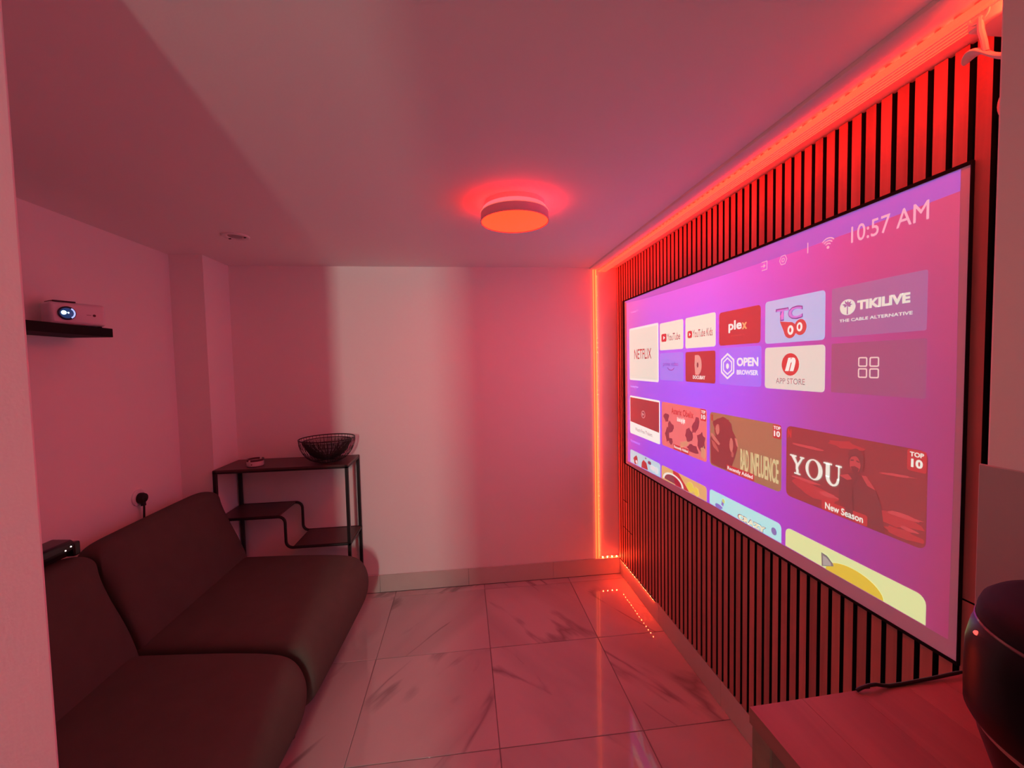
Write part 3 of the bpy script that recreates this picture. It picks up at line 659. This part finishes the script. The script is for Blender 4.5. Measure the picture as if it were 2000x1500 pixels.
# ------------------------------------------------------------ sofa (two armless sections)
fab = mat('dark grey-brown sofa fabric', (.100, .092, .076), .95, spec=.12, bump=(900, .5), var=(14, .10))
def shear(x): return -.14*(x+.95)
def cushion(name, parent, prof, y0, y1, nr=.06, m=fab, sub=3):
    """soft block: closed profile in (x,z), swept in y with tight end loops; subdivided"""
    cx = sum(p[0] for p in prof)/len(prof); cz = sum(p[1] for p in prof)/len(prof)
    n = len(prof); b = MB(); rings = []
    L = y1-y0
    for yy, s in ((y0, .72), (y0, .90), (y0+nr*.45, .995), (y0+nr*1.4, 1), (y0+L/2, 1.004), (y1-nr*1.4, 1), (y1-nr*.45, .995), (y1, .90), (y1, .72)):
        ring = []
        for (px, pz) in prof:
            dx, dz = px-cx, pz-cz
            k_ = 1-(1-s)*.55
            x = cx+dx*(k_ if s < 1 else 1); z = cz+dz*(s if s < 1 else 1)
            # shrink by a fixed amount rather than by ratio on long sides
            lx = max(0, abs(dx)-(1-s)*nr*2.2); lz = max(0, abs(dz)-(1-s)*nr*2.2)
            x = cx+math.copysign(lx, dx); z = cz+math.copysign(lz, dz)
            x += .055*(yy-2.3)*min(1, max(0, (x+1.2)/.6))
            ring.append((x, yy+shear(x), z))
        rings.append(ring)
    vs = [v for r in rings for v in r]; fs = []
    for i in range(len(rings)-1):
        for k in range(n): k2 = (k+1) % n; fs.append((i*n+k, i*n+k2, (i+1)*n+k2, (i+1)*n+k))
    fs += [tuple(range(n))[::-1], tuple((len(rings)-1)*n+k for k in range(n))]
    b.add(vs, fs)
    return b.build(name, m, parent, subsurf=sub)
seat_prof = [(-1.43, .17), (-1.45, .20), (-1.45, .40), (-1.43, .435), (-1.25, .443), (-1.0, .450), (-.80, .452), (-.67, .448), (-.60, .430), (-.560, .375), (-.556, .28), (-.580, .20), (-.62, .17), (-.75, .16), (-1.2, .16)]
back_prof = [(-1.215, .36), (-1.225, .42), (-1.27, .54), (-1.325, .68), (-1.365, .775), (-1.395, .822), (-1.44, .838), (-1.50, .828), (-1.535, .79), (-1.535, .70), (-1.50, .50), (-1.46, .36), (-1.44, .30), (-1.26, .30)]
legm = mat('dark sofa foot', (.015, .012, .012), .5)
def sofa(label, y0, y1):
    s_ = thing('sofa_section', label, 'sofa', (-1.0, (y0+y1)/2, 0), 'sections of the grey-brown sofa')
    cushion('seat', s_, [(p[0], p[1]+(.014 if p[1] > .39 else 0)) for p in seat_prof], y0+.004, y1+(.004 if y1 > 2 else -.004), .082)
    cushion('backrest', s_, back_prof, y0+.010, y1+.012, .105)
    for lx in (-1.32, -.74):
        for ly in (y0+.1, y1-.1):
            MB().lathe([(.018, 0), (.024, .172)], (lx, ly+shear(lx), 0), 14).build('foot', legm, s_, smooth=True)
    return s_
sofa('far section of the dark armless sofa, next to the metal shelf', 1.664, 2.450)
sofa('near section of the dark armless sofa, cut by the left wall end', .840, 1.646)

# black gadget on the sofa back
gd = thing('gadget', 'glossy black gadget with two painted white glints lying on the near sofa back', 'gadget', (-1.45, 1.59, .842))
gl_m = mat('glossy black plastic', (.008, .006, .008), .18)
MB().prism([(-1.51, .842), (-1.515, .885), (-1.49, .906), (-1.425, .902), (-1.412, .886), (-1.414, .862), (-1.438, .842)], 1.48, 1.668).build('body', gl_m, gd, bevel=.008, seg=3)
MB().box(-1.440, -1.409, 1.652, 1.680, .8415, .892).build('side_grip', gl_m, gd, bevel=.006, seg=3)
glint_m = mat('white glint glow', (1, .9, .9), .4, emit=(1.3, 1.1, 1.05), es=1.4)
for yy, zz in ((1.624, .876), (1.645, .882)):
    disc_x(MB(), -1.4125, yy, zz, [(.0028, 0), (.002, .0015), (0, .002)], 10).build('glowing_dot', glint_m, gd)  # glints on the gloss, painted as small emissive dots

# ------------------------------------------------------------ metal shelf unit
SX0, SX1, SY0, SY1, SZ = -1.430, -.690, 2.530, 2.812, .934
iron = mat('black powder-coated steel', (.010, .006, .007), .45)
board = mat('dark brown shelf board', (.075, .040, .036), .40, var=(12, .25))
su_ = thing('shelf_unit', 'black metal shelf unit with stepped shelves against the back wall', 'shelf', ((SX0+SX1)/2, (SY0+SY1)/2, 0))
h = .009
for lx in (SX0+h, SX1-h):
    for ly in (SY0+h, SY1-h):
        MB().box(lx-h, lx+h, ly-h, ly+h, 0, SZ-.002).build('leg', iron, su_, bevel=.001, seg=1)
MB().box(SX0+.001, SX1-.001, SY0+.001, SY1-.001, SZ-.012, SZ).build('top_board', board, su_, bevel=.001, seg=1)
b = MB()
for ly in (SY0+h, SY1-h): b.box(SX0, SX1, ly-h, ly+h, SZ-.022, SZ-.011)
for lx in (SX0+h, SX1-h): b.box(lx-h, lx+h, SY0, SY1, SZ-.022, SZ-.011)
b.build('top_frame', iron, su_, bevel=.001, seg=1)
ZU, ZD, XSTEP, RR = .644, .458, -1.055, .038
def steprail(y):
    pts = [(SX0+h, y, ZU)]
    pts += [(XSTEP-RR+RR*math.sin(a), y, ZU-RR+RR*math.cos(a)) for a in [PI/2*k/6 for k in range(7)]]
    pts += [(XSTEP+RR-RR*math.cos(a), y, ZD+RR-RR*math.sin(a)) for a in [PI/2*k/6 for k in range(7)]]
    pts += [(SX1-h, y, ZD)]
    return MB().tube(pts, .0085, 8)
for ly in (SY0+h, SY1-h): steprail(ly).build('step_rail', iron, su_, smooth=True)
MB().box(SX0+.004, XSTEP-RR, SY0+.012, SY1-.012, ZU-.004, ZU+.006).build('upper_shelf', board, su_, bevel=.001, seg=1)
MB().box(XSTEP+RR, SX1-.004, SY0+.012, SY1-.012, ZD-.004, ZD+.006).build('lower_shelf', board, su_, bevel=.001, seg=1)
b = MB().box(SX0, SX0+.012, SY0, SY1, ZU-.008, ZU+.004); b.box(SX1-.012, SX1, SY0, SY1, ZD-.008, ZD+.004)
b.build('side_bar', iron, su_)

# wire bowl
BC = (-.832, 2.635, SZ+.001)
bw = thing('wire_bowl', 'black wire fruit bowl standing on the metal shelf', 'bowl', BC)
wire = mat('black wire', (.012, .007, .008), .5)
def prof_out(t): return (.052+.106*math.sin(t*PI/2)**.9, .006+.134*(1-math.cos(t*PI/2))**.9)
def prof_in(t): return (.142*t**.55*.98, .020+.108*t**1.7)
b = MB()
b.tube([(BC[0]+.157*math.cos(a), BC[1]+.157*math.sin(a), BC[2]+.143) for a in [2*PI*k/48 for k in range(48)]], .0034, 6, True)
b.tube([(BC[0]+.052*math.cos(a), BC[1]+.052*math.sin(a), BC[2]+.004) for a in [2*PI*k/32 for k in range(32)]], .003, 6, True)
b.build('rim', wire, bw, smooth=True)
b = MB()
for k in range(44):
    a = 2*PI*k/44
    b.tube([(BC[0]+prof_out(t)[0]*math.cos(a), BC[1]+prof_out(t)[0]*math.sin(a), BC[2]+prof_out(t)[1]) for t in [i/7 for i in range(8)]], .0013, 4)
tag(b.build('outer_wires', wire, bw), kind='stuff')
b = MB()
for k in range(110):
    a = 2*PI*k/110
    b.tube([(BC[0]+prof_in(t)[0]*math.cos(a), BC[1]+prof_in(t)[0]*math.sin(a), BC[2]+prof_in(t)[1]) for t in [.03+.97*i/7 for i in range(8)]], .0017, 4)
for t in (.1, .25, .4, .55, .7, .85, 1):
    r, z = prof_in(t)
    b.tube([(BC[0]+r*math.cos(a), BC[1]+r*math.sin(a), BC[2]+z) for a in [2*PI*k/40 for k in range(40)]], .0014 if t < 1 else .0026, 4, True)
tag(b.build('inner_basket', wire, bw), kind='stuff')
# little round dish
DC = (-1.235, 2.61, SZ+.001)
ds = thing('ashtray', 'small round pale ashtray on the left of the metal shelf', 'ashtray', DC)
pm_ = mat('pale glazed ceramic', (.62, .52, .54), .3)
vs = []
MB().lathe([(.0, .0), (.040, .0), (.044, .004), (.045, .028), (.0435, .031), (.038, .031), (.037, .010), (.0, .008)], DC, 36).build('dish', pm_, ds, smooth=True)
b = MB()
for k in range(26):
    if k in (4, 5, 17, 18): continue
    a0, a1 = 2*PI*k/26, 2*PI*(k+1)/26
    P_ = lambda r, a, z: (DC[0]+r*math.cos(a), DC[1]+r*math.sin(a), DC[2]+z)
    o = len(b.v)
    for aa in (a0, a1):
        for r, z in ((.046, .030), (.046, .042), (.039, .042), (.039, .030)): b.v.append(P_(r, aa, z))
    b.f += [(o, o+4, o+5, o+1), (o+1, o+5, o+6, o+2), (o+2, o+6, o+7, o+3), (o+3, o+7, o+4, o), (o, o+1, o+2, o+3), (o+4, o+7, o+6, o+5)]
b.build('notched_rim', mat('dark glazed rim', (.10, .05, .06), .3), ds)
disc = MB().box(DC[0]-.003, DC[0]+.003, DC[1]-.0465, DC[1]-.0445, DC[2]+.012, DC[2]+.018)
disc.build('printed_dot', mat('dark red print', (.15, .03, .03), .4), ds)

# ------------------------------------------------------------ wooden side table in the foreground
ZT = .95
tb = thing('side_table', 'wooden plank-topped table in the lower right foreground', 'table', (.64, .40, 0))
tw = wood('reddish table plank', (.38, .115, .095), (.48, .155, .13), 'Y', .38, 5)
tk = wood('table apron wood', (.22, .12, .09), (.30, .17, .12), 'X', .5, 5)
xs = [.436, .530, .6265, .720, .790, .838]
def yback(x): return .594+(x-.436)*.03
for a, c in zip(xs, xs[1:]):
    MB().prism([(a+.0001, -.02), (c-.0001, -.02), (c-.0001, yback(c)), (a+.0001, yback(a))], ZT-.026, ZT, 'Z').build('tabletop_plank', tw, tb, bevel=.0003, seg=1)
b = MB().box(.442, .458, .05, .560, ZT-.092, ZT-.026)
b.build('side_apron', tk, tb, bevel=.001, seg=1)
MB().box(.442, .825, .572, .588, ZT-.092, ZT-.026).build('back_apron', tk, tb, bevel=.001, seg=1)
for lx in (.440, .790):
    for ly in (.552, .0):
        MB().box(lx, lx+.042, ly, ly+.042, 0, ZT-.026).build('leg', tk, tb, bevel=.002, seg=1)

# cable lying along the back edge of the table
cp = [(.628, .0030), (.636, .0060), (.650, .0085), (.664, .0085), (.676, .0050), (.690, .0025), (.720, .0025), (.750, .0035), (.780, .0045), (.805, .0060), (.825, .0070), (.836, .0070)]
cb = MB().tube([(x_, yback(x_)-.0035, ZT+z_) for x_, z_ in cp]+[(.838, .58, ZT+.006), (.830, .54, ZT+.003), (.815, .50, ZT+.003)], .0028, 8)
tag(cb.build('power_cable', bk, smooth=True), 'thin black cable lying along the back edge of the table', 'cable')

# rounded black appliance
AC = (.705, .355, ZT+.0005)
ap = thing('countertop_appliance', 'glossy black rounded appliance on the table at the lower right', 'appliance', AC)
ag = mat('gloss black shell', (.004, .003, .005), .32, spec=.22)
MB().lathe([(.0, 0), (.078, 0), (.086, .006), (.098, .040), (.112, .085), (.1135, .098), (.0, .098)], AC, 56).build('base', ag, ap, smooth=True)
MB().lathe([(.0, .098), (.1145, .098), (.1155, .100), (.1155, .107), (.1145, .109), (.0, .109)], AC, 56).build('silver_ring', mat('satin silver', (.5, .42, .42), .35, metal=.7), ap, smooth=True)
MB().lathe([(.0, .109), (.1215, .109), (.1240, .114), (.1245, .140), (.1235, .190), (.1195, .212), (.1150, .222), (.0, .222)], AC, 64).build('body', ag, ap, smooth=True)
openl = MB().lathe([(.0, .222), (.1155, .222), (.1165, .2240), (.1155, .226), (.0, .226)], AC, 64)
openl.build('seam_ring', mat('glossy seam', (.25, .12, .13), .12, metal=.5), ap, smooth=True)
MB().lathe([(.0, .226), (.1145, .226), (.1140, .236), (.1105, .246), (.102, .254), (.086, .261), (.062, .266), (.03, .269), (.0, .2695)], AC, 64).build('lid', mat('satin black lid', (.008, .005, .009), .6, spec=.2), ap, smooth=True)
ia = math.radians(143)
disc = MB().lathe([(.0, -.003), (.0025, -.002), (.0035, 0), (.0025, .002), (.0, .003)], (AC[0]+.1188*math.cos(ia), AC[1]+.1188*math.sin(ia), AC[2]+.212), 10)
disc.build('glowing_dot', mat('red indicator', (.8, .1, .1), .4, emit=(1.6, .15, .12)), ap)

# ------------------------------------------------------------ fixture by the ceiling at the right
wp = mat('white fixture plastic', (.82, .78, .70), .5)
fx = thing('ceiling_hanger', 'white plastic bracket with a curved arm near the ceiling, partly behind the right pillar', 'bracket', (.985, .70, ZC))
MB().box(.950, 1.030, .622, .709, 2.096, ZC-.0135).build('housing', wp, fx, bevel=.005, seg=3)
MB().tube([(.951, .690+.015*math.cos(a), 2.118+.013*math.sin(a)) for a in [2*PI*k/20 for k in range(20)]], .0032, 6, True).build('ring', wp, fx, smooth=True)
MB().tube([(.951, .688, 2.112), (.950, .686, 2.088), (.950, .681, 2.065), (.950, .678, 2.045)], .0050, 8).build('stem', wp, fx, smooth=True)
rows = []; n = 16
from_pts = [(.717, 2.052, .006), (.712, 2.058, .013), (.704, 2.063, .018), (.694, 2.062, .019), (.683, 2.052, .015), (.670, 2.036, .012), (.655, 2.024, .011), (.640, 2.017, .011), (.615, 2.012, .011)]
n = len(from_pts)-1
for yy, zz, wd in from_pts:
    for dx, dz in ((-wd, -.005), (-wd*.6, .001), (0, .004), (wd*.6, .001), (wd, -.005), (0, -.011)): rows.append((.955+dx, yy, zz+dz))
fs = [(i*6+k, i*6+(k+1) % 6, (i+1)*6+(k+1) % 6, (i+1)*6+k) for i in range(n) for k in range(6)]+[tuple(range(6))[::-1], tuple(n*6+k for k in range(6))]
MB().add(rows, fs).build('arm', wp, fx, subsurf=2)
pl = MB(); t = MB().lathe([(.034, 0), (.034, .012), (.028, .018), (.0, .020)], (0, 0, 0), 28)
pl.add([(XS-v[2], .706+v[0]*.75, 1.984+v[1]*1.0) for v in t.v], t.f)
tag(pl.build('wall_sensor', mat('sensor plastic', (.62, .5, .5), .5), smooth=True), 'pale oval disc on the slats peeking out from behind the right pillar', 'sensor')
